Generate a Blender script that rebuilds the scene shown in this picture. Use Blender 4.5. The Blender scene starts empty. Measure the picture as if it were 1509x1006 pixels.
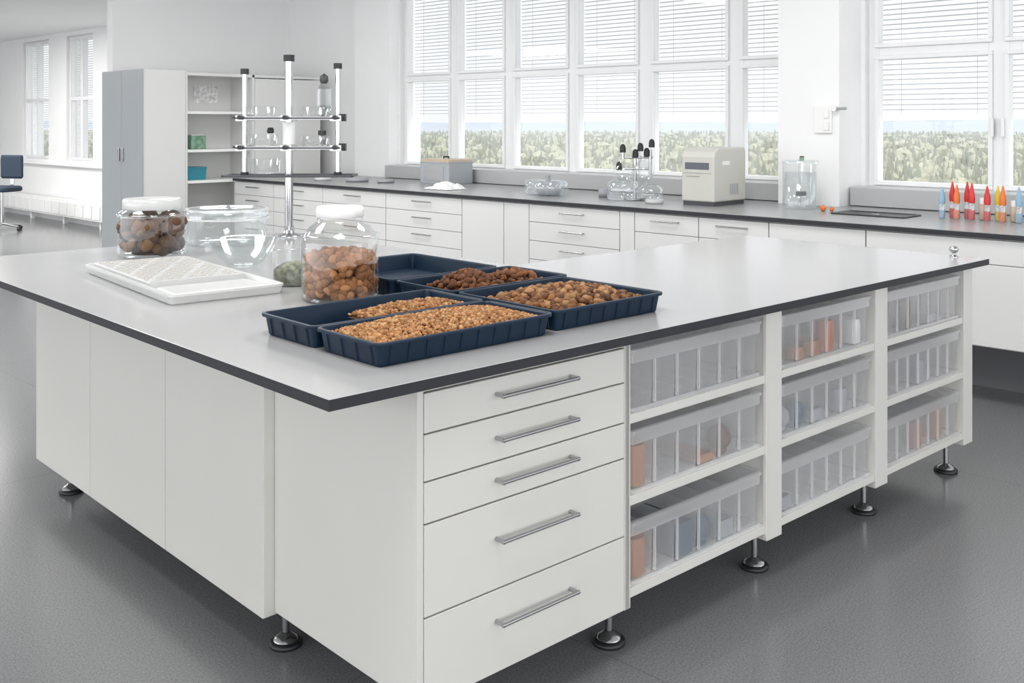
import bpy, math, random
import numpy as np
from mathutils import Vector, Matrix
random.seed(7); rng=np.random.default_rng(7)
scene=bpy.context.scene
ROT=math.radians(-2.63)
def IW(a,b):
    c,s=math.cos(ROT),math.sin(ROT); return (a*c-b*s, a*s+b*c)

# ------------------------------------------------------------ materials
def nt(name):
    m=bpy.data.materials.new(name); m.use_nodes=True
    n=m.node_tree.nodes; l=m.node_tree.links
    return m,n,l,n['Principled BSDF']
def pm(name,col,rough=.5,metal=0,noise=0,nscale=8,bump=0,bscale=60,spec=.5,emis=None):
    m,n,l,p=nt(name)
    p.inputs['Base Color'].default_value=(*col,1); p.inputs['Roughness'].default_value=rough
    p.inputs['Metallic'].default_value=metal; p.inputs['Specular IOR Level'].default_value=spec
    tc=n.new('ShaderNodeTexCoord')
    if noise:
        t=n.new('ShaderNodeTexNoise'); t.inputs['Scale'].default_value=nscale; t.inputs['Detail'].default_value=4
        l.new(tc.outputs['Object'],t.inputs['Vector'])
        r=n.new('ShaderNodeValToRGB'); r.color_ramp.elements[0].position=.35; r.color_ramp.elements[1].position=.65
        r.color_ramp.elements[0].color=(*[c*(1-noise) for c in col],1); r.color_ramp.elements[1].color=(*[min(1,c*(1+noise)) for c in col],1)
        l.new(t.outputs['Fac'],r.inputs['Fac']); l.new(r.outputs['Color'],p.inputs['Base Color'])
    if bump:
        t2=n.new('ShaderNodeTexNoise'); t2.inputs['Scale'].default_value=bscale; t2.inputs['Detail'].default_value=5
        l.new(tc.outputs['Object'],t2.inputs['Vector'])
        b=n.new('ShaderNodeBump'); b.inputs['Strength'].default_value=bump; b.inputs['Distance'].default_value=.01
        l.new(t2.outputs['Fac'],b.inputs['Height']); l.new(b.outputs['Normal'],p.inputs['Normal'])
    return m
def thin(name,col=(1,1,1),base=.04,edge=.6,diff=0,dcol=(.9,.92,.94),rough=.03):
    m=bpy.data.materials.new(name); m.use_nodes=True; n=m.node_tree.nodes; l=m.node_tree.links; n.clear()
    o=n.new('ShaderNodeOutputMaterial'); tr=n.new('ShaderNodeBsdfTransparent'); tr.inputs[0].default_value=(*col,1)
    g=n.new('ShaderNodeBsdfGlossy'); g.inputs['Roughness'].default_value=rough; g.inputs['Color'].default_value=(.95,.97,1,1)
    lw=n.new('ShaderNodeLayerWeight'); lw.inputs['Blend'].default_value=.35
    mr=n.new('ShaderNodeMapRange'); mr.inputs['To Min'].default_value=base; mr.inputs['To Max'].default_value=edge
    l.new(lw.outputs['Facing'],mr.inputs['Value'])
    mx=n.new('ShaderNodeMixShader'); l.new(mr.outputs[0],mx.inputs[0])
    if diff>0:
        d=n.new('ShaderNodeBsdfDiffuse'); d.inputs[0].default_value=(*dcol,1)
        t2=n.new('ShaderNodeBsdfTranslucent'); t2.inputs[0].default_value=(*dcol,1)
        m0=n.new('ShaderNodeMixShader'); m0.inputs[0].default_value=.3; l.new(d.outputs[0],m0.inputs[1]); l.new(t2.outputs[0],m0.inputs[2])
        m1=n.new('ShaderNodeMixShader'); m1.inputs[0].default_value=diff
        l.new(tr.outputs[0],m1.inputs[1]); l.new(m0.outputs[0],m1.inputs[2]); l.new(m1.outputs[0],mx.inputs[1])
    else: l.new(tr.outputs[0],mx.inputs[1])
    l.new(g.outputs[0],mx.inputs[2]); l.new(mx.outputs[0],o.inputs[0])
    return m
def attrmat(name,rough=.7,bump=.4,bscale=150,spec=.3):
    m,n,l,p=nt(name); a=n.new('ShaderNodeAttribute'); a.attribute_name='Col'
    l.new(a.outputs['Color'],p.inputs['Base Color']); p.inputs['Roughness'].default_value=rough
    p.inputs['Specular IOR Level'].default_value=spec
    if bump:
        tc=n.new('ShaderNodeTexCoord'); t=n.new('ShaderNodeTexNoise'); t.inputs['Scale'].default_value=bscale
        l.new(tc.outputs['Object'],t.inputs['Vector'])
        b=n.new('ShaderNodeBump'); b.inputs['Strength'].default_value=bump; b.inputs['Distance'].default_value=.004
        l.new(t.outputs['Fac'],b.inputs['Height']); l.new(b.outputs['Normal'],p.inputs['Normal'])
    return m
M={}
M['wall']=pm('wall_paint',(.80,.80,.80),.8,noise=.01,nscale=2,bump=.03,bscale=120)
M['ceil']=pm('ceiling_paint',(.86,.87,.87),.9,noise=.01,nscale=2)
M['cab']=pm('white_laminate',(.655,.645,.612),.36,noise=.008,nscale=3,spec=.4)
M['cabin']=pm('white_laminate_inside_lightened',(.86,.86,.84),.5,noise=.008,nscale=3)  # same laminate, colour lightened to make up for the dim shelf interiors
M['gapshade']=pm('cabinet_gap_shade',(.13,.13,.13),.8)  # dark sheet behind the fronts, paints shade into the gaps
M['cabback']=pm('bench_laminate',(.69,.69,.68),.4,noise=.008,nscale=3)
M['top']=pm('countertop_laminate',(.385,.385,.388),.17,noise=.02,nscale=250,spec=.55)
M['edge']=pm('countertop_edge',(.030,.032,.037),.5,spec=.3)
M['toe']=pm('plinth_grey',(.13,.135,.145),.5)
M['btop']=pm('bench_top_grey',(.30,.305,.31),.25,noise=.03,nscale=200)
M['sill']=pm('sill_grey',(.42,.425,.43),.35,noise=.03,nscale=200)
M['steel']=pm('brushed_steel',(.46,.46,.47),.25,1)
M['chrome']=pm('chrome',(.50,.50,.51),.16,1)
M['black']=pm('black_rubber',(.012,.012,.014),.4)
M['dark']=pm('dark_plastic',(.05,.052,.06),.4)
M['navy']=pm('navy_plastic',(.005,.018,.040),.40,noise=.06,nscale=5,spec=.28)
M['frame']=pm('window_frame_white',(.78,.785,.79),.4)
M['slat']=pm('blind_slat',(.52,.53,.55),.5)
M['glass']=thin('clear_glass',(.97,.98,.975),.03,.5)
M['pane']=thin('window_glass',(.98,.99,.99),.02,.25)
M['binp']=thin('translucent_plastic',(.985,.985,.99),.05,.32,.19,(.99,.99,.99),.2)
M['binrim']=thin('translucent_rim',(.98,.985,.99),.06,.35,.38,(.99,.99,.99),.15)
M['frost']=thin('frosted_acrylic',(.95,.96,.96),.05,.35,.72,(.78,.78,.77),.25)
M['acryl']=thin('clear_acrylic',(.97,.985,.985),.06,.6,.10,(.9,.93,.93),.03)
M['white']=pm('white_plastic',(.78,.78,.77),.35)
M['metalgrey']=pm('grey_steel_paint',(.36,.385,.405),.35,0)
M['beige']=pm('beige_case',(.54,.53,.49),.45)
M['screen']=pm('display_dark',(.08,.09,.11),.2)
M['seed']=attrmat('dried_seed',.7)
M['moss']=pm('moss_sample',(.20,.21,.15),.9,noise=.5,nscale=40,bump=1,bscale=60)
M['teal']=pm('teal_plastic',(.03,.24,.32),.4)
M['green']=pm('green_card',(.18,.32,.22),.6,noise=.3,nscale=20)
M['blue']=pm('blue_grey_item',(.05,.09,.14),.5)
M['amber']=pm('amber_item',(.45,.13,.025),.4)
M['terra']=pm('terracotta_item',(.38,.16,.07),.6)
M['brown']=pm('brown_item',(.12,.065,.04),.6)
M['grey']=pm('grey_item',(.33,.34,.36),.6)
M['well']=pm('rack_well',(.46,.43,.40),.6)
M['red']=pm('red_plastic',(.58,.03,.025),.35)
M['orange']=pm('orange_plastic',(.70,.17,.03),.35)
M['yellow']=pm('yellow_plastic',(.70,.48,.04),.35)
M['lblue']=pm('light_blue_plastic',(.25,.42,.55),.35)
M['tan']=pm('tan_plastic',(.52,.41,.31),.35)
M['chairb']=pm('chair_fabric',(.02,.035,.06),.8)
M['cloth']=pm('white_cloth',(.76,.76,.76),.9,bump=.2)
M['paper']=pm('paper',(.74,.74,.74),.7,noise=.3,nscale=25)
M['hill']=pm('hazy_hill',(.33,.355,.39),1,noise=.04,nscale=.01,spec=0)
M['forest']=attrmat('hazy_forest',1,0,spec=0)
M['ground']=pm('meadow',(.31,.31,.26),1,noise=.1,nscale=.05,spec=0)
# floor
m,n,l,p=nt('grey_vinyl_floor'); p.inputs['Roughness'].default_value=.2
tc=n.new('ShaderNodeTexCoord'); t=n.new('ShaderNodeTexNoise'); t.inputs['Scale'].default_value=150; t.inputs['Detail'].default_value=3
r=n.new('ShaderNodeValToRGB'); r.color_ramp.elements[0].position=.3; r.color_ramp.elements[1].position=.7
r.color_ramp.elements[0].color=(.145,.147,.151,1); r.color_ramp.elements[1].color=(.245,.248,.253,1)
br=n.new('ShaderNodeTexBrick'); br.inputs['Scale'].default_value=1; br.offset=0
br.inputs['Brick Width'].default_value=2.4; br.inputs['Row Height'].default_value=2.4; br.inputs['Mortar Size'].default_value=.003
br.inputs['Color1'].default_value=(1,1,1,1); br.inputs['Color2'].default_value=(1,1,1,1); br.inputs['Mortar'].default_value=(.8,.8,.8,1)
mx=n.new('ShaderNodeMix'); mx.data_type='RGBA'; mx.blend_type='MULTIPLY'; mx.inputs[0].default_value=1
l.new(tc.outputs['Object'],t.inputs['Vector']); l.new(tc.outputs['Object'],br.inputs['Vector'])
l.new(t.outputs['Fac'],r.inputs['Fac']); l.new(r.outputs['Color'],mx.inputs[6]); l.new(br.outputs['Color'],mx.inputs[7]); l.new(mx.outputs[2],p.inputs['Base Color'])
b=n.new('ShaderNodeBump'); b.inputs['Strength'].default_value=.03; b.inputs['Distance'].default_value=.002
l.new(t.outputs['Fac'],b.inputs['Height']); l.new(b.outputs['Normal'],p.inputs['Normal'])
M['floor']=m

# ------------------------------------------------------------ mesh builder
class MB:
    def __init__(s,off=(0,0,0)): s.v=[];s.f=[];s.m=[];s.sm=[];s.mats=[];s.off=Vector(off)
    def mi(s,k):
        if k not in s.mats: s.mats.append(k)
        return s.mats.index(k)
    def add(s,vs,fs,mat,smooth=False):
        o=len(s.v); s.v+= [tuple(Vector(v)-s.off) for v in vs]; k=s.mi(mat)
        for f in fs: s.f.append([i+o for i in f]); s.m.append(k); s.sm.append(smooth)
    def box(s,x0,x1,y0,y1,z0,z1,mat):
        vs=[(x0,y0,z0),(x1,y0,z0),(x1,y1,z0),(x0,y1,z0),(x0,y0,z1),(x1,y0,z1),(x1,y1,z1),(x0,y1,z1)]
        s.add(vs,[(0,3,2,1),(4,5,6,7),(0,1,5,4),(1,2,6,5),(2,3,7,6),(3,0,4,7)],mat)
    def cyl(s,p0,p1,r,mat,seg=16,r2=None):
        p0=Vector(p0);p1=Vector(p1);d=(p1-p0).normalized(); r2=r if r2 is None else r2
        a=d.orthogonal().normalized(); b=d.cross(a); vs=[]
        for P,R in((p0,r),(p1,r2)):
            for i in range(seg):
                t=2*math.pi*i/seg; vs.append(P+a*math.cos(t)*R+b*math.sin(t)*R)
        s.add(vs,[(i,(i+1)%seg,seg+(i+1)%seg,seg+i) for i in range(seg)],mat,True)
        s.add(vs,[tuple(range(seg))[::-1],tuple(range(seg,2*seg))],mat)
    def lathe(s,prof,c,mat,seg=40,cap0=False,cap1=False,smooth=True,sx=1,sy=1):
        vs=[]
        for r,z in prof:
            for i in range(seg):
                t=2*math.pi*i/seg; vs.append((c[0]+r*math.cos(t)*sx,c[1]+r*math.sin(t)*sy,c[2]+z))
        fs=[]
        for j in range(len(prof)-1):
            for i in range(seg): fs.append((j*seg+i,j*seg+(i+1)%seg,(j+1)*seg+(i+1)%seg,(j+1)*seg+i))
        s.add(vs,fs,mat,smooth)
        if cap0: s.add(vs[:seg],[tuple(range(seg))[::-1]],mat)
        if cap1: s.add(vs[-seg:],[tuple(range(seg))],mat)
    def loft(s,w,d,prof,rad,c,mat,cap0=False,cap1=False,cs=5,smooth=False):
        vs=[]; N=4*(cs+1)
        for ins,z in prof:
            hw=w/2-ins;hd=d/2-ins;r=max(.001,rad-ins)
            for q,(sx,sy) in enumerate(((1,1),(-1,1),(-1,-1),(1,-1))):
                for k in range(cs+1):
                    t=math.pi/2*(q+k/cs); vs.append((c[0]+sx*(hw-r)+r*math.cos(t),c[1]+sy*(hd-r)+r*math.sin(t),c[2]+z))
        fs=[]
        for j in range(len(prof)-1):
            for i in range(N): fs.append((j*N+i,j*N+(i+1)%N,(j+1)*N+(i+1)%N,(j+1)*N+i))
        s.add(vs,fs,mat,smooth)
        if cap0: s.add(vs[:N],[tuple(range(N))[::-1]],mat)
        if cap1: s.add(vs[-N:],[tuple(range(N))],mat)
    def ball(s,c,r,mat,seg=16,rings=10,sz=1):
        prof=[(max(1e-4,r*math.sin(math.pi*j/rings)),-r*sz*math.cos(math.pi*j/rings)) for j in range(rings+1)]
        s.lathe(prof,c,mat,seg)
    def make(s,name,loc=(0,0,0),rz=0,parent=None,bevel=0):
        me=bpy.data.meshes.new(name); me.from_pydata(s.v,[],s.f)
        for k in s.mats: me.materials.append(M[k])
        me.polygons.foreach_set('material_index',s.m); me.polygons.foreach_set('use_smooth',s.sm); me.update()
        o=bpy.data.objects.new(name,me); scene.collection.objects.link(o)
        o.location=loc; o.rotation_euler=(0,0,rz)
        if parent: o.parent=parent
        if bevel:
            b=o.modifiers.new('bevel','BEVEL'); b.width=bevel; b.segments=2; b.limit_method='ANGLE'; b.angle_limit=math.radians(50)
        return o
def empty(name,loc=(0,0,0),rz=0):
    e=bpy.data.objects.new(name,None); scene.collection.objects.link(e); e.location=loc; e.rotation_euler=(0,0,rz); e.empty_display_size=.1
    return e

# nugget masses
import bmesh
bm=bmesh.new(); bmesh.ops.create_icosphere(bm,subdivisions=2,radius=1); ICOV=np.array([v.co[:] for v in bm.verts]); ICOF=np.array([[v.index for v in f.verts] for f in bm.faces]); bm.free()
bm=bmesh.new(); bmesh.ops.create_icosphere(bm,subdivisions=1,radius=1); ICOV1=np.array([v.co[:] for v in bm.verts]); ICOF1=np.array([[v.index for v in f.verts] for f in bm.faces]); bm.free()
def mass(name,pts,sizes,cols,loc,rz=0,parent=None,lump=.18,hi=True,filler=None,sq=(1,1,.8)):
    V0,F0=(ICOV,ICOF) if hi else (ICOV1,ICOF1)
    VS=[];FS=[];CS=[];o=0
    for p,sz in zip(pts,sizes):
        q=rng.normal(size=4); q/=np.linalg.norm(q); w,x,y,z=q
        R=np.array([[1-2*(y*y+z*z),2*(x*y-z*w),2*(x*z+y*w)],[2*(x*y+z*w),1-2*(x*x+z*z),2*(y*z-x*w)],[2*(x*z-y*w),2*(y*z+x*w),1-2*(x*x+y*y)]])
        k=rng.normal(size=(3,3))*1.6; ph=rng.uniform(0,6,3)
        d=1+lump*np.sin(V0@k.T+ph).sum(axis=1)/1.7
        v=V0*d[:,None]*np.array([1,rng.uniform(.75,1),rng.uniform(.65,.9)])*sz
        VS.append(v@R.T+p); FS.append(F0+o); o+=len(V0)
        c=np.array(cols[rng.integers(len(cols))])*rng.uniform(.65,1.25); CS.append(np.tile(np.append(np.clip(c,0,1),1),(len(V0),1)))
    V=np.concatenate(VS);F=np.concatenate(FS);C=np.concatenate(CS)
    if filler is not None:
        fv,ff=filler; F=[list(map(int,f)) for f in F]+[[i+o for i in f] for f in ff]
        V=np.concatenate([V,np.array(fv)]); C=np.concatenate([C,np.tile(np.append(np.array(cols[0])*.4,1),(len(fv),1))])
    else: F=[list(map(int,f)) for f in F]
    me=bpy.data.meshes.new(name); me.from_pydata(V.tolist(),[],F)
    ca=me.color_attributes.new('Col','FLOAT_COLOR','POINT'); ca.data.foreach_set('color',C.astype(np.float32).ravel())
    me.materials.append(M['seed']); me.polygons.foreach_set('use_smooth',[True]*len(me.polygons)); me.update()
    ob=bpy.data.objects.new(name,me); scene.collection.objects.link(ob); ob.location=loc; ob.rotation_euler=(0,0,rz)
    if parent: ob.parent=parent
    return ob
def cylfill(r,z0,z1,n=24):
    v=[(r*math.cos(2*math.pi*i/n),r*math.sin(2*math.pi*i/n),z) for z in(z0,z1) for i in range(n)]
    return v,[tuple(range(n))[::-1],tuple(range(n,2*n))]+[(i,(i+1)%n,n+(i+1)%n,n+i) for i in range(n)]

# ============================================================ ROOM
W=7.4; CH=3.6
b=MB(); b.box(-7,W+.3,-6,22,-.1,0,'floor'); b.make('floor')
b=MB(); b.box(-7,W+.3,-6,11.54,CH,CH+.15,'ceil'); b.make('ceiling')
b=MB(); b.box(-7,5.07,11.35,11.5,3.05,CH,'wall'); b.box(-7,W+.3,11.5,22,3.05,3.2,'ceil'); b.make('ceiling_hall')
b=MB()
b.box(W,W+.3,-6,11.55,0,1.12,'wall'); b.box(W,W+.3,-6,11.55,3.32,CH,'wall')
b.box(W,W+.3,9.1,11.55,1.12,3.32,'wall'); b.box(W,W+.3,3.57,4.15,1.12,3.32,'wall'); b.box(W,W+.3,-6,-1.0,1.12,3.32,'wall')
b.make('wall_windows')
b=MB(); b.box(7.05,W+.0,3.6,4.1,0,CH,'wall'); b.make('wall_column')
b=MB(); b.box(7.25,W,9.12,9.75,0,CH,'wall'); b.make('wall_pilaster')
b=MB(); b.box(5.08,W,11.35,11.49,0,CH,'wall'); b.make('wall_partition')
b=MB()
HX=6.75
for (y0,y1,z0,z1) in [(11.5,22,0,.97),(11.5,22,2.98,3.05),(11.5,15.77,.97,2.98),(16.78,17.5,.97,2.98),(18.66,22,.97,2.98)]:
    b.box(HX,HX+.25,y0,y1,z0,z1,'wall')
b.make('wall_hall')
b=MB(); b.box(-7,W,21.8,22,0,3.05,'wall'); b.make('wall_far')
b=MB(); b.box(HX-.07,HX,11.6,21.7,.90,.95,'wall'); b.make('trim_1')
b=MB(); b.box(HX-.02,HX,11.6,21.7,0,.08,'frame'); b.make('baseboard_hall')

def window(name,x,y0,y1,z0,z1,panes,zs,frame=.06,slatbottom=1.66,handles=()):
    e=empty(name,(x,(y0+y1)/2,z0)); off=(x,(y0+y1)/2,z0)
    f=MB(off); g=MB(off); s=MB(off)
    xa,xb=x+.06,x+.13
    edges=[y0]+[v for p in panes for v in p]+[y1]
    for i in range(0,len(edges),2):
        if edges[i+1]-edges[i]>.001: f.box(xa,xb,edges[i],edges[i+1],z0,z1,'frame')
    for (pa,pb) in panes:
        zz=[z0]+[v for q in zs for v in q]+[z1]
        for i in range(0,len(zz),2): f.box(xa,xb,pa,pb,zz[i],zz[i+1],'frame')
        for (za,zb) in zs:
            f.box(xa-.02,xa,pa-.03,pb+.03,za-.03,za,'frame'); f.box(xa-.02,xa,pa-.03,pb+.03,zb,zb+.03,'frame')
            f.box(xa-.02,xa,pa-.03,pa,za,zb,'frame'); f.box(xa-.02,xa,pb,pb+.03,za,zb,'frame')
            g.add([(x+.1,pa,za),(x+.1,pb,za),(x+.1,pb,zb),(x+.1,pa,zb)],[(0,1,2,3)],'pane')
        z=z1-.03
        while z>slatbottom:
            s.add([(x+.17,pa-.04,z+.003),(x+.17,pb+.04,z+.003),(x+.195,pb+.04,z-.003),(x+.195,pa-.04,z-.003)],[(0,1,2,3)],'slat'); z-=.038
        for yy in (pa+.12,pb-.12): s.box(x+.18,x+.182,yy,yy+.003,slatbottom,z1,'slat')
    for hy in handles:
        f.box(xa-.045,xa-.02,hy-.010,hy+.010,1.50,1.63,'frame')
    for o,nme,bv in ((f,'frame',.004),(g,'glass',0),(s,'venetian_blind',0)): o.make(nme,parent=e,bevel=bv)
    return e
P1=sorted([(8.33,9.02),(7.50,8.16),(6.63,7.32),(5.78,6.47),(4.83,5.58),(4.2,4.66)])
window('window_1',W,4.15,9.1,1.12,3.32,P1,[(1.16,2.05),(2.15,3.27)])
P2=[(-.9,-.1),(.05,.85),(.95,1.7),(1.8,2.55),(2.69,3.487)]
window('window_2',W,-1.0,3.57,1.12,3.32,P2,[(1.16,2.07),(2.19,3.27)],handles=(2.585,2.655))
window('window_3',HX,15.77,16.78,.97,2.98,[(15.83,16.25),(16.32,16.72)],[(1.03,1.95),(2.0,2.92)],slatbottom=1.0)
window('window_4',HX,17.5,18.66,.97,2.98,[(17.56,18.05),(18.12,18.6)],[(1.03,1.95),(2.0,2.92)],slatbottom=1.0)
b=MB(); b.box(W-.22,W,-1,3.58,.985,1.12,'sill'); b.box(W-.22,W,4.12,9.1,.985,1.12,'sill'); b.make('trim_2',bevel=.004)
e=empty('radiator',(6.6,15,0))
b=MB((6.6,15,0)); b.box(6.53,6.68,12.2,19.5,.12,.38,'white'); 
for i in range(24): b.box(6.515,6.53,12.3+i*.3,12.55+i*.3,.15,.35,'white')
for i in range(6): b.box(6.58,6.64,12.4+i*1.35,12.45+i*1.35,0,.12,'white')
b.make('panel',parent=e,bevel=.004)

# ============================================================ OUTSIDE
VS=[];FS=[];CS=[];o_=0; NS=6
N=24000
rr=55+(450-55)*rng.random(N)**1.35; th=np.radians(rng.uniform(12,79,N))
for i in range(N):
    r=rr[i]; x=r*math.cos(th[i]); y=r*math.sin(th[i])
    tip=-3.0+.5*math.sin(x/31+y/47)+rng.uniform(-1.3,.9)
    R=rng.uniform(.6,1.2)*(.6+r/280); H=rng.uniform(4,7); con=rng.random()<.5
    prof=[(.10,0),(.45,.25),(.75,.55),(1,1)] if con else [(.3,0),(.8,.1),(1,.3),(.9,1)]
    if con: R*=.6; tip+=.6
    for k,(pr,pz) in enumerate(prof):
        for j in range(NS):
            t=2*math.pi*j/NS; q=rng.uniform(.75,1.25)
            VS.append((x+math.cos(t)*R*pr*q,y+math.sin(t)*R*pr*q,tip-H*pz+rng.uniform(-.15,.15)))
    for k in range(3):
        for j in range(NS): FS.append((o_+k*NS+j,o_+k*NS+(j+1)%NS,o_+(k+1)*NS+(j+1)%NS,o_+(k+1)*NS+j))
    FS.append(tuple(range(o_,o_+NS))); o_+=4*NS
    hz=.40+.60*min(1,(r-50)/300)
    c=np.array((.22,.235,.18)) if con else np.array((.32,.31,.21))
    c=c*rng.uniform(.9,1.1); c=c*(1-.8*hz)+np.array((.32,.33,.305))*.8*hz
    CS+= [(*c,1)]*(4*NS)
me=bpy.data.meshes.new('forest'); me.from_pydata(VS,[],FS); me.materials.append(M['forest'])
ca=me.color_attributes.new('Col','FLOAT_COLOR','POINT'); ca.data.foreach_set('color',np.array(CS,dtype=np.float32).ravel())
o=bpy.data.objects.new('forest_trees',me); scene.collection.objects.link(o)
b=MB(); b.box(30,900,-300,1200,-7.2,-7,'ground'); b.make('outdoor_ground')
vs=[];fs=[];n_=200
for i in range(n_):
    y=-300+i*12; h=1.2+1.6*math.sin(i*.06)+1.0*math.sin(i*.17+1)+.4*math.sin(i*.5)
    vs+=[(560,y,-7),(640,y,h*.7),(760,y,h+1.8),(900,y,-7)]
for i in range(n_-1):
    for j in range(3): fs.append((i*4+j,i*4+4+j,i*4+5+j,i*4+1+j))
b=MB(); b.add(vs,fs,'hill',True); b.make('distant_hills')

# ============================================================ ISLAND
IC=(3.0,2.9,0.0); TZ=.98
wl=IW(IC[0],IC[1]); isl=empty('laboratory_island_bench',(wl[0],wl[1],0),ROT)
a0,a1,a2=1.26,3.03,4.77; b0,b1,b2=1.97,3.28,5.12
pl=[(a0,b0),(a2,b0),(a2,b1),(a1,b1),(a1,b2),(a0,b2)]
c=MB(IC)
c.add([(x,y,TZ-.028) for x,y in pl]+[(x,y,TZ-.0015) for x,y in pl],[(5,4,3,2,1,0)]+[(i,(i+1)%6,6+(i+1)%6,6+i) for i in range(6)],'edge')
def insetL(d): return [(a0+d,b0+d),(a2-d,b0+d),(a2-d,b1-d),(a1-d,b1-d),(a1-d,b2-d),(a0+d,b2-d)]
q=insetL(.0015); 
c.add([(x,y,TZ-.0015) for x,y in pl]+[(x,y,TZ) for x,y in q],[(i,(i+1)%6,6+(i+1)%6,6+i) for i in range(6)]+[(6,7,8,9),(6,9,10,11)],'top')
c.make('countertop',parent=isl)
fz=2.02; d=MB(IC)
d.box(1.546,2.341,fz+.022,2.71,.155,.952,'cab')
d.box(1.566,2.32,fz+.012,fz+.0225,.16,.93,'gapshade')
d.box(1.546,1.565,fz,fz+.022,.15,.952,'cab'); d.box(2.318,2.341,fz,fz+.022,.15,.952,'cab')
d.box(1.565,2.318,fz+.004,fz+.022,.932,.952,'cab')
d.make('drawer_carcass',parent=isl,bevel=.001)
zs=[.930,.827,.708,.603,.371,.150]
dr=MB(IC)
for i in range(5): dr.box(1.5675,2.3155,fz-.001,fz+.018,zs[i+1]+.0022,zs[i]-.0022,'cab')
dr.make('drawer_fronts',parent=isl,bevel=.0015)
h=MB(IC)
for z in (.885,.770,.660,.505,.288):
    y=fz-.032
    h.cyl((1.80,y,z),(2.09,y,z),.0055,'steel',12)
    for x in (1.806,2.084): h.cyl((x,y-.003,z),(x,fz,z),.006,'steel',12)
h.make('drawer_handles',parent=isl)
l_=MB(IC)
l_.box(1.534,2.78,2.735,4.675,.15,.952,'cab'); l_.box(1.528,1.535,2.74,4.67,.155,.935,'gapshade'); l_.box(1.512,1.60,2.712,2.736,.145,.952,'cab')
l_.make('cupboard_carcass',parent=isl,bevel=.001)
l_=MB(IC)
for (y0,y1) in ((2.715,3.379),(3.383,4.058),(4.062,4.68)): l_.box(1.51,1.53,y0,y1,.143,.938,'cab')
l_.make('cupboard_doors',parent=isl,bevel=.0015)
s=MB(IC)
s.box(2.341,4.71,2.60,2.62,.155,.952,'cabin'); s.box(2.341,4.71,2.62,3.15,.155,.952,'cab')
for (x0,x1) in ((2.318,2.345),(3.062,3.156),(3.82,3.919),(4.618,4.71)):
    s.box(x0+.001,x1,fz,2.6,.15,.952,'cab')
bays=[(2.345,3.062),(3.156,3.82),(3.919,4.618)]
shelfz=[.725,.48,.205]
for (x0,x1) in bays:
    for z in shelfz: s.box(x0,x1,fz+.012,2.6,z-.028,z,'cabin'); s.box(x0,x1,fz+.004,fz+.012,z-.028,z,'cab')
    s.box(x0,x1,fz+.03,2.6,.94,.952,'cabin')
s.box(3.054,3.062,fz-.004,fz+.01,.16,.95,'cab')
s.make('open_shelving',parent=isl,bevel=.0015)
ft=MB(IC)
for (x,y) in ((2.365,2.125),(3.15,2.13),(3.93,2.13),(4.66,2.12),(1.63,2.79),(1.62,4.57),(1.63,2.12),(4.6,3.08),(2.7,4.57),(2.7,3.3)):
    ft.lathe([(.050,0),(.052,.006),(.050,.014),(.040,.018)],(x,y,0),'black',32,True,True)
    ft.lathe([(.038,.018),(.034,.026),(.020,.034),(.013,.04)],(x,y,0),'chrome',32)
    ft.cyl((x,y,.03),(x,y,.155),.0115,'chrome',20); ft.lathe([(.02,.125),(.02,.155)],(x,y,0),'steel',20,True)
ft.make('levelling_feet',parent=isl)

def bin_(w,dp,h,loc,contents,nc):
    e=empty('plastic_storage_bin',loc,ROT); m=MB()
    cw=(w-.02)/nc
    for i in range(nc):
        cx=-w/2+.01+cw*(i+.5)
        m.loft(cw-.004,dp-.01,[(.008,.003),(.004,.012),(0,h-.04)],.018,(cx,dp/2,0),'binp',cap0=True,cs=3)
    m.make('compartments',parent=e)
    r=MB(); 
    r.loft(w,dp,[(.003,h-.045),(.0,h-.042),(0,h-.014),(-.006,h-.012),(-.006,h-.002),(.002,h),(.012,h-.002)],.012,(0,dp/2,0),'binrim',cs=3)
    r.loft(w-.006,dp,[(0,.002),(0,.012)],.012,(0,dp/2,0),'binrim',cs=3)
    for i in range(1,nc):
        cx=-w/2+.01+cw*i
        r.box(cx-.003,cx+.003,.004,.012,.012,h-.045,'binrim')
    r.make('rim',parent=e)
    if contents:
        k=MB()
        for (i,mt,hh,kind) in contents:
            cx=-w/2+.01+cw*(i+.5); rr=cw*.41
            if kind=='j': k.lathe([(rr*.9,.006),(rr,.012),(rr,hh-.01),(rr*.9,hh)],(cx,.058,0),mt,20,True,True)
            elif kind=='o': k.ball((cx,.05,.03+rr*.6),rr*.9,mt,sz=1.1); k.ball((cx,.055,.02),rr*.7,mt,sz=.8)
            else: k.loft(cw*.75,.2,[(.004,.005),(0,.01),(0,hh-.005),(.004,hh)],.008,(cx,.118,0),mt,True,True)
        k.make('bin_contents',parent=e)
    return e
cont={(0,0):[],(0,1):[(0,'terra',.13,'j'),(3,'terra',.03,'b'),(4,'brown',.05,'o')],(0,2):[(0,'terra',.12,'j'),(2,'blue',.11,'b'),(3,'blue',.09,'o'),(4,'grey',.06,'b')],
 (1,0):[(1,'terra',.05,'j'),(2,'terra',.06,'j'),(3,'amber',.12,'j'),(5,'white',.1,'j')],(1,1):[(0,'grey',.08,'o'),(1,'blue',.06,'o'),(2,'grey',.05,'b'),(4,'grey',.09,'j')],(1,2):[(0,'grey',.05,'b')],
 (2,0):[(2,'brown',.12,'j'),(4,'grey',.04,'b')],(2,1):[(3,'grey',.1,'b')],(2,2):[(3,'terra',.11,'j'),(5,'terra',.13,'j')]}
for i,(x0,x1) in enumerate(bays):
    for j,z in enumerate(shelfz):
        w=x1-x0-.03; p=IW((x0+x1)/2,fz+.012); 
        bin_(w,.5,.190,(p[0],p[1],z+.001),cont[(i,j)],6 if i<2 else 7)

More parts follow.
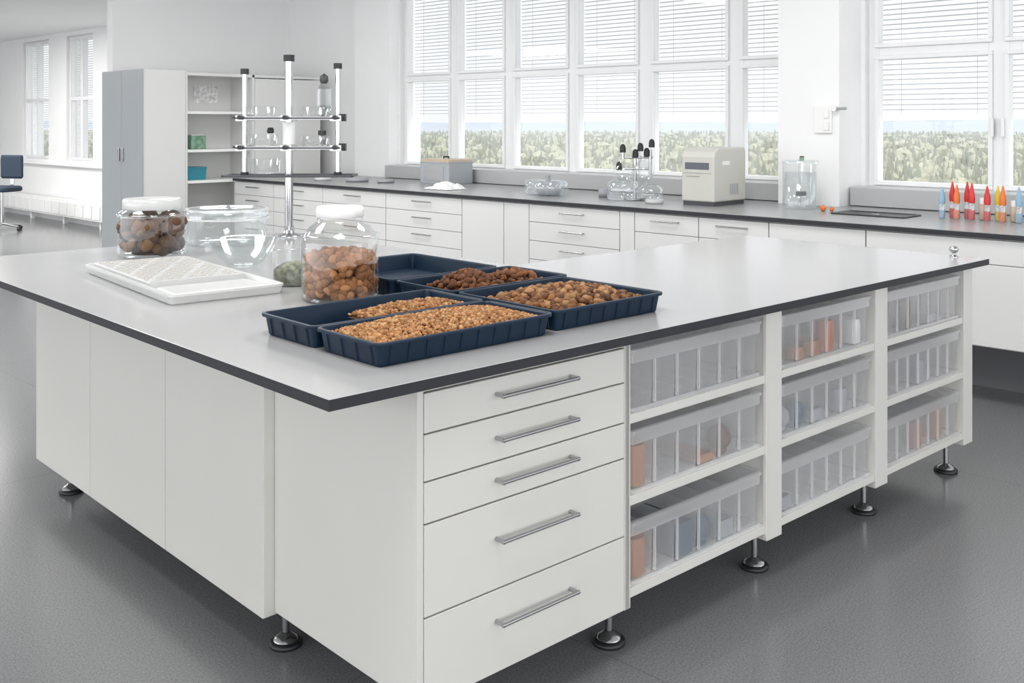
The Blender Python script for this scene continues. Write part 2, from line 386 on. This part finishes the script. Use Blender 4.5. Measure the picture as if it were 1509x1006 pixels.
def tray(w,dp,h,name='plastic_tray',ac=0,bc=0,rz=0,ribs=True,z=TZ):
    m=MB()
    m.loft(w,dp,[(.024,.0),(.020,.004),(.010,h-.009),(.0,h-.009),(-.001,h-.004),(.0,h),(.010,h),(.013,h-.004),(.026,.006)],.03,(0,0,0),'navy',True,True,cs=6)
    def rib(cx,cy,tx,ty,nx_,ny_):
        hw=.004
        P=lambda t,nn,z:(cx+tx*t+nx_*nn,cy+ty*t+ny_*nn,z)
        lo=-.0205; hi_=-.0105; e_=.0045
        v=[P(-hw,lo,.006),P(hw,lo,.006),P(hw,hi_,h-.009),P(-hw,hi_,h-.009),P(-hw*.6,lo+e_,.006),P(hw*.6,lo+e_,.006),P(hw*.6,hi_+e_,h-.009),P(-hw*.6,hi_+e_,h-.009)]
        m.add(v,[(4,5,6,7),(0,4,7,3),(1,2,6,5),(0,1,5,4)],'navy')
    if ribs:
        for sg in(-1,1):
            n=int((w-.08)/.06)
            for k in range(n+1): rib(-w/2+.05+(w-.1)*k/n,sg*dp/2,1,0,0,sg)
            n=max(2,int((dp-.08)/.06))
            for k in range(n+1): rib(sg*w/2,-dp/2+.05+(dp-.1)*k/n,0,1,sg,0)
    p=IW(ac,bc); return m.make(name,(p[0],p[1],z),ROT+rz)
def trayAB(A0,A1,B0,B1,h=.065,z=TZ,rz=0): return tray(A1-A0,B1-B0,h,ac=(A0+A1)/2,bc=(B0+B1)/2,z=z,rz=rz)
trayAB(1.495,2.125,2.115,2.415)
trayAB(1.495,2.125,2.42,2.715)
trayAB(2.145,2.655,2.135,2.60)
trayAB(2.145,2.70,2.615,2.94)
trayAB(2.145,2.66,2.955,3.50)
SEEDC=[(.34,.155,.055),(.41,.20,.08),(.25,.105,.035),(.45,.26,.12)]
NUTC=[(.19,.082,.03),(.25,.112,.042),(.11,.045,.02),(.34,.18,.08)]
def heap(name,ac,bc,w,dp,hz,n,sz,cols,rz=0,edge=.02,h0=.03):
    pts=[];S=[]
    for _ in range(n):
        x=rng.uniform(-1,1);y=rng.uniform(-1,1)
        k=(1-abs(x)**3)*(1-abs(y)**3)
        zz=h0+(hz-h0)*k+rng.uniform(-.5,.4)*sz
        pts.append((x*w/2,y*dp/2,zz)); S.append(sz*rng.uniform(.7,1.15))
    p=IW(ac,bc)
    g=12; fv=[];ff=[]
    for i in range(g+1):
        for j in range(g+1):
            x=-1+2*i/g;y=-1+2*j/g;k=(1-abs(x)**3)*(1-abs(y)**3)
            fv.append((x*w/2,y*dp/2,h0-.004+(hz-h0)*k-sz*.7))
    for i in range(g):
        for j in range(g): ff.append((i*(g+1)+j,(i+1)*(g+1)+j,(i+1)*(g+1)+j+1,i*(g+1)+j+1))
    return mass(name,pts,S,cols,(p[0],p[1],TZ),ROT+rz,hi=sz>.012,filler=(fv,ff))
heap('dried_seed_pile',1.81,2.265,.56,.235,.078,3600,.0075,SEEDC,h0=.052)
heap('dried_seed_pile',1.92,2.53,.36,.17,.064,1100,.0075,SEEDC,h0=.042)
heap('dried_nut_pile',2.41,2.35,.42,.36,.075,640,.0145,NUTC,h0=.035)
heap('dried_nut_pile',2.36,2.79,.20,.20,.085,190,.0125,[(.12,.045,.018),(.17,.065,.025)],h0=.035)
heap('dried_nut_pile',2.57,2.77,.17,.19,.072,150,.0125,[(.15,.055,.022),(.20,.08,.03)],h0=.03)

def jarmass(name,r,h,n,sz,cols,parent):
    pts=[];S=[]
    for _ in range(n):
        t=rng.uniform(0,2*math.pi); 
        if rng.random()<.7: rr=r-sz*rng.uniform(.9,1.2); zz=rng.uniform(sz,h)
        else: rr=r*math.sqrt(rng.random())*.9; zz=h+rng.uniform(-.6,.5)*sz
        pts.append((rr*math.cos(t),rr*math.sin(t),zz)); S.append(sz*rng.uniform(.75,1.15))
    return mass(name,pts,S,cols,(0,0,0),0,parent,filler=cylfill(r-sz*1.6,.01,h-sz*.6),lump=.22)
p=IW(2.003,3.06); j=empty('glass_specimen_jar',(p[0],p[1],TZ+.001))
m=MB()
m.lathe([(.001,.002),(.115,.002),(.130,.010),(.135,.03),(.135,.20),(.128,.225),(.105,.255),(.082,.272),(.078,.285),(.078,.305)],(0,0,0),'glass',56)
m.lathe([(.137,.222),(.137,.228),(.128,.23)],(0,0,0),'glass',56)
m.make('glass_body',parent=j)
m=MB(); m.lathe([(.080,.288),(.083,.291),(.083,.318),(.078,.325),(.001,.326)],(0,0,0),'white',48,True); m.make('lid',parent=j)
jarmass('dried_nuts',.129,.150,380,.020,[(.28,.12,.045),(.35,.16,.065),(.21,.088,.032)],j)
p=IW(2.02,4.66); j=empty('glass_storage_jar',(p[0],p[1],TZ+.001))
m=MB()
m.lathe([(.001,.002),(.14,.002),(.152,.012),(.155,.03),(.155,.19),(.15,.205),(.13,.215),(.128,.235)],(0,0,0),'glass',56)
m.lathe([(.159,.185),(.159,.197),(.150,.197)],(0,0,0),'acryl',56)
m.make('glass_body',parent=j)
m=MB(); m.lathe([(.130,.218),(.133,.222),(.133,.258),(.126,.265),(.001,.266)],(0,0,0),'frost',48,True); m.make('lid',parent=j)
jarmass('dried_bark_chunks',.149,.155,130,.036,[(.12,.06,.03),(.17,.09,.045),(.07,.038,.02)],j)
p=IW(2.50,4.86); j=empty('clear_round_container',(p[0],p[1],TZ+.001))
m=MB(); m.lathe([(.001,.003),(.185,.003),(.195,.012),(.20,.15)],(0,0,0),'acryl',56)
m.lathe([(.208,.13),(.210,.17),(.20,.178),(.19,.168),(.001,.168)],(0,0,0),'acryl',56); m.lathe([(.212,.128),(.212,.136),(.205,.136)],(0,0,0),'frost',56); m.lathe([(.212,.172),(.206,.18),(.19,.18)],(0,0,0),'frost',56)
m.make('body',parent=j)
p=IW(2.15,4.03); m=MB(); 
m.lathe([(.001,.003),(.05,.003),(.08,.02),(.12,.06),(.148,.115),(.154,.12),(.145,.114),(.114,.06),(.072,.024)],(0,0,0),'glass',56); m.make('glass_bowl',(p[0],p[1],TZ+.001))
p=IW(2.06,3.47); j=empty('glass_beaker',(p[0],p[1],TZ+.001))
m=MB(); m.lathe([(.001,.002),(.072,.002),(.080,.01),(.080,.12),(.084,.125)],(0,0,0),'glass',48); m.make('glass_body',parent=j)
m=MB(); m.lathe([(.074,.006),(.076,.03),(.074,.055),(.058,.072),(.03,.084),(.001,.086)],(0,0,0),'moss',32,True); m.make('moss_sample',parent=j)
# --- white rack
p=IW(1.75,3.80); j=empty('perforated_rack_tray',(p[0],p[1],TZ+.001),ROT+math.radians(-4.5))
m=MB(); m.loft(.42,.97,[(.012,0),(.006,.004),(.0,.026),(-.004,.028),(-.004,.036),(.004,.038),(.014,.036),(.02,.022)],.02,(0,0,0),'frost',True,True); m.make('tray_base',parent=j)
m=MB()
m.loft(.37,.66,[(0,.02),(0,.040),(.004,.043)],.012,(0,.13,0),'frost',False,True)
m.loft(.33,.22,[(0,.022),(.004,.026)],.012,(0,-.34,0),'frost',False,True)
for i in range(14):
    for k in range(15):
        x=-.163+i*.025; y=-.165+k*.042
        m.lathe([(.0095,.0432),(.0095,.0450),(.001,.0450)],(x,y,0),'well' if (i*7+k*3)%5 else 'frost',8)
m.make('well_plate',parent=j)
p=IW(4.70,2.10); m=MB(); m.lathe([(.02,0),(.02,.006),(.01,.01),(.008,.02),(.018,.028),(.022,.038),(.016,.048),(.001,.052)],(0,0,0),'chrome',24,True); m.make('gas_tap_knob',(p[0],p[1],TZ))

# --- support stand
p=IW(2.90,4.93); st=empty('laboratory_support_stand',(p[0],p[1],TZ),math.radians(-45))
m=MB()
m.lathe([(.075,0),(.075,.008),(.03,.014),(.028,.05),(.026,.055)],(0,0,0),'steel',40,True)
m.cyl((0,0,.01),(0,0,.95),.022,'chrome',28); m.cyl((0,0,.95),(0,0,.985),.030,'black',28)
m.cyl((0,0,.50),(0,0,.62),.034,'white',28)
for x,zt in((-.24,.88),(.265,.91)):
    m.cyl((x,0,.335),(x,0,zt),.0145,'chrome',24); m.cyl((x,0,zt),(x,0,zt+.03),.023,'black',24); m.cyl((x,0,.33),(x,0,.35),.022,'black',20)
m.make('posts',parent=st)
m=MB()
for z in(.645,.485):
    for y in(-.07,.07):
        m.box(-.27,.29,y-.006,y+.006,z-.012,z+.004,'steel')
    for x in(-.27,.28): m.box(x,x+.014,-.076,.076,z-.014,z+.008,'dark')
    for x in(-.24,0,.265):
        m.box(x-.03,x+.03,-.08,.08,z-.02,z+.012,'steel'); m.cyl((x+.0,-.07,z),(x,-.12,z),.012,'black',12)
    m.box(-.30,-.26,-.02,.02,z-.006,z+.006,'black'); m.box(.28,.31,-.02,.02,z-.02,z+.02,'black')
    m.box(-.27,.29,-.083,-.081,z-.008,z+.001,'dark')
m.box(-.34,.36,-.10,-.09,.325,.337,'dark'); m.box(-.34,.36,.09,.10,.325,.337,'dark'); m.box(-.34,-.33,-.1,.1,.325,.337,'dark'); m.box(.35,.36,-.1,.1,.325,.337,'dark')
m.box(-.34,.36,-.006,.006,.326,.336,'dark')
m.make('clamp_frames',parent=st,bevel=.001)
m=MB()
def beak(x,y,z,r,h): m.lathe([(.001,.001),(r*.93,.001),(r,.008),(r,h),(r*1.05,h+.003)],(x,y,z),'glass',28)
beak(-.14,0,.652,.07,.05); beak(.14,0,.652,.075,.05); beak(-.14,0,.492,.075,.06); beak(.14,0,.492,.08,.05); beak(-.13,0,.34,.08,.08)
m.lathe([(.04,.80),(.03,.815),(.014,.83),(.012,.845)],(.19,0,0),'glass',24); m.lathe([(.001,.652),(.04,.655),(.042,.72),(.04,.80)],(.19,0,0),'glass',24)
m.lathe([(.016,.83),(.024,.845),(.022,.87),(.001,.885)],(.19,0,0),'dark',24,True)
m.lathe([(.015,.53),(.02,.54),(.015,.56),(.001,.562)],(-.1,0,.03),'black',20,True); m.cyl((.18,0,.55),(.18,0,.575),.022,'black',20)
m.make('glassware',parent=st)

# ============================================================ WALL BENCH
bc=(6.6,5.0,0); be=empty('wall_bench',bc); FX=6.0; BY0,BY1=-1.0,10.3
m=MB(bc); m.box(FX-.02,W-.001,BY0,3.59,.948,TZ,'btop'); m.box(FX-.02,7.045,3.59,4.11,.948,TZ,'btop'); m.box(FX-.02,W-.001,4.11,9.11,.948,TZ,'btop'); m.box(FX-.02,7.245,9.11,BY1,.948,TZ,'btop')
m.box(FX-.021,FX-.018,BY0,BY1,.948,.976,'edge'); m.make('worktop',parent=be)
m=MB(bc); m.box(FX+.02,6.98,BY0,BY1,.33,.948,'cabback'); m.box(FX+.012,FX+.021,BY0,BY1,.34,.94,'gapshade'); m.box(FX+.45,6.95,BY0,BY1,0,.33,'toe'); m.make('carcass',parent=be)
m=MB(bc); hd=MB(bc)
sec=[(9.5,10.3,'4'),(8.6,9.5,'4'),(7.59,8.6,'4'),(6.54,7.59,'4'),(6.03,6.54,'d'),(5.74,6.03,'d'),(4.81,5.74,'4'),(4.67,4.81,'n'),(4.11,4.67,'t'),(3.56,4.11,'t'),(2.89,3.56,'t'),(1.6,2.89,'t'),(.3,1.6,'t'),(-1,.3,'t')]
for (y0,y1,k) in sec:
    g=.004; Z1=.94;Z0=.335
    if k=='4': zz=[Z0,.50,.65,.80,Z1]
    elif k=='t': zz=[Z0,.80,Z1]
    else: zz=[Z0,Z1]
    for i in range(len(zz)-1):
        m.box(FX-.0,FX+.018,y0+g,y1-g,zz[i]+g/2,zz[i+1]-g/2,'cabback')
        if k=='4' or (k=='t' and i==1 and y1>3.6):
            zc=(zz[i]+zz[i+1])/2+.02; yc=(y0+y1)/2; hl=.12
            hd.cyl((FX-.025,yc-hl,zc),(FX-.025,yc+hl,zc),.006,'steel',8)
            for s_ in(-1,1): hd.cyl((FX-.025,yc+s_*(hl-.005),zc),(FX,yc+s_*(hl-.005),zc),.005,'steel',8)
m.make('drawer_fronts',parent=be,bevel=.002); hd.make('handles',parent=be)

ce=empty('storage_cabinet',(5.2,10.8,0)); co=(5.2,10.8,0)
m=MB(co); H=2.16
m.box(4.97,5.45,10.37,11.33,.05,H,'cabback'); m.box(4.99,5.44,10.4,11.3,0,.05,'edge')
for (y0,y1) in((10.36,10.84),(10.846,11.33)): m.box(4.95,4.97,y0,y1,.05,H,'metalgrey')
m.box(4.93,4.95,10.78,10.81,1.18,1.32,'steel'); m.box(4.93,4.95,10.87,10.9,1.18,1.32,'steel')
m.make('cabinet_body',parent=ce,bevel=.003)
se=empty('open_shelf_unit',(6.3,10.8,0)); so=(6.3,10.8,0)
m=MB(so)
m.box(5.452,7.2,11.3,11.33,.0,2.12,'cabback'); m.box(5.452,5.475,10.37,11.3,0,2.14,'cabback'); m.box(6.27,6.30,10.37,11.3,0,2.14,'cabback')
m.box(5.475,7.2,10.37,11.3,2.11,2.14,'cabback'); m.box(5.475,6.27,10.85,10.87,.05,2.11,'cabback')
for z in(.96,1.30,1.72): m.box(5.475,6.27,10.4,10.85,z-.03,z,'cabin')
m.box(5.475,6.27,10.4,10.85,.02,.05,'cabback')
m.box(6.305,7.2,10.37,11.3,0,2.10,'cabback')
m.make('shelf_body',parent=se,bevel=.002)
m=MB(); m.box(-.09,.09,-.09,.09,0,.15,'green'); m.box(-.08,.08,-.08,.08,.15,.16,'white'); m.make('sample_box',(5.68,10.60,1.301),0,bevel=.004)
m=MB(); m.loft(.24,.2,[(.01,0),(0,.12),(-.006,.122),(-.006,.14),(0,.142)],.02,(0,0,0),'teal',True,True); m.make('teal_food_box',(5.66,10.60,.961))
m=MB(); m.box(-.15,.15,-.002,.002,0,.2,'paper'); m.make('wall_notice',(5.95,10.845,1.82))

ch=empty('swivel_chair',(5.50,16.0,0),math.radians(-60))
m=MB()
for i in range(5):
    t=2*math.pi*i/5; m.cyl((0,0,.11),(.28*math.cos(t),.28*math.sin(t),.07),.018,'chrome',10); m.ball((.29*math.cos(t),.29*math.sin(t),.03),.03,'black',12,8)
m.cyl((0,0,.1),(0,0,.58),.025,'chrome',14)
m.make('base',parent=ch)
m=MB(); m.loft(.44,.42,[(.02,.58),(0,.60),(0,.64),(.03,.66)],.08,(0,0,0),'chairb',True,True)
m.loft(.38,.05,[(.02,.76),(0,.79),(0,1.08),(.01,1.11)],.02,(0,.2,0),'chairb',True,True); m.box(-.03,.03,.2,.23,.6,.8,'chrome'); m.make('seat_and_back',parent=ch,bevel=.004)

e=empty('benchtop_analyzer',(6.62,4.40,TZ))
m=MB()
prof=[(-.21,.03),(-.21,.36),(-.195,.40),(-.15,.43),(.20,.43),(.22,.41),(.22,.03)]
n=len(prof); vs=[(x,-.145,z) for x,z in prof]+[(x,.145,z) for x,z in prof]
m.add(vs,[tuple(range(n)),tuple(range(n,2*n))[::-1]]+[(i,n+i,n+(i+1)%n,(i+1)%n) for i in range(n)],'beige')
m.make('case',parent=e,bevel=.012)
m=MB(); m.box(-.20,.21,-.135,.135,0,.03,'dark'); m.box(-.214,-.208,-.10,.11,.27,.32,'screen'); m.box(-.213,-.208,-.12,.13,.24,.244,'grey'); m.box(-.214,-.209,-.02,.10,.215,.22,'grey')
for i in range(5): m.box(.0+i*.025,.012+i*.025,-.148,-.144,.08,.16,'grey')
m.box(-.10,.0,-.147,-.144,.3,.33,'white')
m.make('base_and_display',parent=e,bevel=.002)
e=empty('steel_water_bath',(6.96,7.82,TZ))
m=MB(); m.loft(.34,.44,[(.004,0),(0,.01),(0,.21),(-.004,.212),(-.004,.222)],.02,(0,0,0),'metalgrey',True,True); m.box(-.175,-.17,-.15,.15,.03,.18,'steel'); m.make('tank',parent=e)
m=MB(); m.loft(.33,.43,[(0,.222),(0,.24),(.01,.25)],.02,(0,0,0),'tan',True,True); m.cyl((0,-.04,.27),(0,.04,.27),.008,'black',10);m.cyl((0,-.04,.25),(0,-.04,.27),.006,'black',10);m.cyl((0,.04,.25),(0,.04,.27),.006,'black',10); m.make('lid',parent=e)
g=24; vs=[];fs=[]
for i in range(g+1):
    for k in range(g+1):
        x=-.13+.26*i/g;y=-.17+.34*k/g; ed=max(0,1-(abs(x)/.13)**4)*max(0,1-(abs(y)/.17)**4)
        vs.append((x*(1+.1*math.sin(k)),y*(1+.08*math.sin(i*1.3)),.004+ed*(.035+.02*math.sin(x*45+2*math.sin(y*20))+.014*math.sin(y*60+x*30))))
for i in range(g):
    for k in range(g): fs.append((i*(g+1)+k,(i+1)*(g+1)+k,(i+1)*(g+1)+k+1,i*(g+1)+k+1))
m=MB(); m.add(vs,fs,'cloth',True); m.make('folded_cloth',(6.35,7.15,TZ))
e=empty('petri_dish_stack',(6.45,5.95,TZ))
m=MB()
for (x,y,r,h0) in((0,0,.14,0),(-.02,.12,.10,0),(.0,-.1,.1,0)):
    m.lathe([(.001,h0+.002),(r*.8,h0+.002),(r,h0+.03),(r,h0+.09),(r*.85,h0+.12),(r*.3,h0+.13),(.001,h0+.132)],(x,y,0),'acryl',36)
m.lathe([(.03,.13),(.02,.15),(.03,.165),(.001,.17)],(0,0,0),'grey',20); m.lathe([(.09,.01),(.11,.05),(.09,.09),(.001,.1)],(-.02,-.03,0),'grey',30)
m.make('dishes',parent=e)
def petri(loc,r=.08,h=.03,mt='acryl',name='petri_dish'):
    m=MB(); m.lathe([(.001,.002),(r*.96,.002),(r*.96,h*.8)],(0,0,0),mt,32); m.lathe([(r,h*.4),(r,h),(r*.95,h+.003),(.001,h+.003)],(0,0,0),mt,32); return m.make(name,loc)
petri((6.5,8.7,TZ),.12,.04,'grey','sample_dish'); petri((6.35,9.1,TZ),.09,.04,'frost'); petri((6.6,8.35,TZ),.09,.03,'grey','sample_dish'); petri((6.35,4.75,TZ),.07,.03,'frost'); petri((6.6,5.45,TZ),.05,.07,'grey','sample_dish')
e=empty('distillation_apparatus',(6.5,5.05,TZ),math.radians(-45))
m=MB()
m.lathe([(.001,.003),(.11,.003),(.125,.02),(.125,.12),(.11,.15),(.07,.165)],(-.10,0,0),'acryl',36); m.lathe([(.001,.003),(.09,.003),(.10,.02),(.10,.09),(.06,.12)],(.12,0,0),'acryl',36)
m.lathe([(.05,.16),(.075,.2),(.075,.26),(.03,.29),(.02,.33)],(-.10,0,0),'glass',30); m.lathe([(.02,.12),(.07,.16),(.09,.22),(.07,.28),(.025,.31),(.02,.36)],(.06,0,0),'glass',30)
m.make('flasks',parent=e)
m=MB(); m.cyl((0,.03,0),(0,.03,.40),.014,'chrome',16); m.cyl((0,.03,.005),(0,.03,.02),.09,'steel',24)
m.cyl((-.12,.02,.34),(.14,.02,.34),.009,'chrome',12); m.cyl((-.1,.02,.25),(.12,.02,.25),.009,'chrome',12); m.cyl((.12,.02,.2),(.12,.02,.40),.012,'chrome',12)
m.make('support',parent=e)
m=MB()
for (x,z) in((-.10,.38),(.04,.39),(.13,.42),(0,.34),(.09,.35),(-.13,.24)): m.cyl((x,0,z),(x,0,z+.04),.024,'black',16); m.ball((x,0,z+.045),.022,'black',12,8)
m.cyl((-.1,0,.33),(-.1,0,.38),.012,'chrome',12); m.make('stoppers',parent=e)
e=empty('tall_glass_cylinder',(6.73,3.74,TZ))
m=MB(); m.lathe([(.001,.003),(.115,.003),(.12,.01),(.12,.33),(.125,.335)],(0,0,0),'glass',40); m.lathe([(.13,.325),(.13,.345),(.001,.347)],(0,0,0),'acryl',40)
m.lathe([(.116,.01),(.116,.26),(.001,.26)],(0,0,0),'acryl',40); m.make('glass_body',parent=e)
m=MB(); m.cyl((0,0,.02),(0,0,.36),.008,'steel',12); m.cyl((.03,0,.345),(.03,0,.375),.016,'black',14); m.cyl((-.06,-.05,.345),(-.06,-.05,.37),.016,'green',14); m.box(-.02,.06,-.02,.02,.09,.12,'dark'); m.make('fittings',parent=e)
m=MB(); m.ball((0,0,.022),.022,'orange'); m.ball((.03,-.05,.016),.016,'orange'); m.make('orange_stoppers',(6.62,3.50,TZ))
m=MB(); m.loft(.30,.52,[(0,0),(0,.008),(.02,.009),(.03,.003)],.04,(0,0,0),'black',True,True); m.lathe([(.03,.004),(.02,.006),(.001,.006)],(0,0,0),'steel',20); m.make('sink_basin',(6.62,3.12,TZ))
cols=['lblue','red','orange','red','red','tan','red','yellow','orange','tan','lblue','tan']
for i,k in enumerate(cols):
    m=MB(); hh=rng.uniform(.9,1.1)
    m.lathe([(.001,.002),(.018,.002),(.021,.008),(.021,.09*hh),(.016,.105*hh)],(0,0,0),'acryl' if k!='tan' else 'tan',20)
    m.lathe([(.018,.004),(.018,.06*hh)],(0,0,0),k,20,True,True)
    if k in('tan',): m.lathe([(.017,.10*hh),(.017,.14*hh),(.001,.142*hh)],(0,0,0),'white',16)
    else: m.lathe([(.018,.10*hh),(.02,.12*hh),(.019,.15*hh),(.012,.18*hh),(.005,.215*hh),(.001,.22*hh)],(0,0,0),k,20)
    m.make('squeeze_bottle',(6.68+.05*(i%2),2.70-.047*i,TZ))
m=MB(); m.box(-.02,0,-.07,.07,0,.2,'white'); m.box(-.03,-.02,-.05,-.01,.02,.08,'white'); m.box(-.03,-.02,-.05,-.01,.11,.17,'white'); m.make('wall_socket',(7.05,3.72,1.52),bevel=.003)
m=MB(); m.cyl((7.045,3.62,1.70),(7.0,3.62,1.70),.02,'white',12); m.cyl((7.02,3.62,1.70),(7.02,3.53,1.70),.01,'grey',10); m.make('wall_valve')

# ============================================================ LIGHT
# overcast sky, brightest overhead; extra brightness added behind the camera as frontal fill
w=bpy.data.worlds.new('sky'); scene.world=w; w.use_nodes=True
n=w.node_tree.nodes; l=w.node_tree.links; bg=n['Background']
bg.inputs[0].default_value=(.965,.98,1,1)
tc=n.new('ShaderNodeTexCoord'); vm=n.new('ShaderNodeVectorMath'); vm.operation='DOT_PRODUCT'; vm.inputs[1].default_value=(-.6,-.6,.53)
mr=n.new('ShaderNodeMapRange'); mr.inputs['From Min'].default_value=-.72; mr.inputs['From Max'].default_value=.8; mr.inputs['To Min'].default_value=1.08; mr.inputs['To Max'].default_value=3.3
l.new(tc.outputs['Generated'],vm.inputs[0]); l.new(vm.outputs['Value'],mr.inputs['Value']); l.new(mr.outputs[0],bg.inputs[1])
def area(name,loc,sx,sy,pw,rot=(0,0,0),col=(1,.985,.96)):
    L=bpy.data.lights.new(name,'AREA'); L.shape='RECTANGLE'; L.size=sx; L.size_y=sy; L.energy=pw; L.color=col
    o=bpy.data.objects.new(name,L); scene.collection.objects.link(o); o.location=loc; o.rotation_euler=rot
for i,(x,y) in enumerate(((1,1.5),(1,5),(4.5,3),(4.5,7.5),(1,9))): area('ceiling_fill',(x,y,3.55),1.2,1.2,68)  # unseen area lights added under the ceiling to brighten the room
area('hall_fill',(4,15.5,3.0),2,3,205); area('hall_fill',(0,14,3.0),2,3,140)  # unseen area lights added to lift the dark hall
cam=bpy.data.cameras.new('camera'); co_=bpy.data.objects.new('camera',cam); scene.collection.objects.link(co_)
co_.location=(0,0,1.6); co_.rotation_euler=(math.pi/2,0,math.radians(-45.32))
cam.sensor_width=36; cam.lens=36*1517/1509; cam.shift_y=-(503-180)/1509; cam.clip_end=3000; cam.clip_start=.05
scene.camera=co_
scene.view_settings.view_transform='Standard'
try: scene.cycles.transparent_max_bounces=32
except Exception: pass
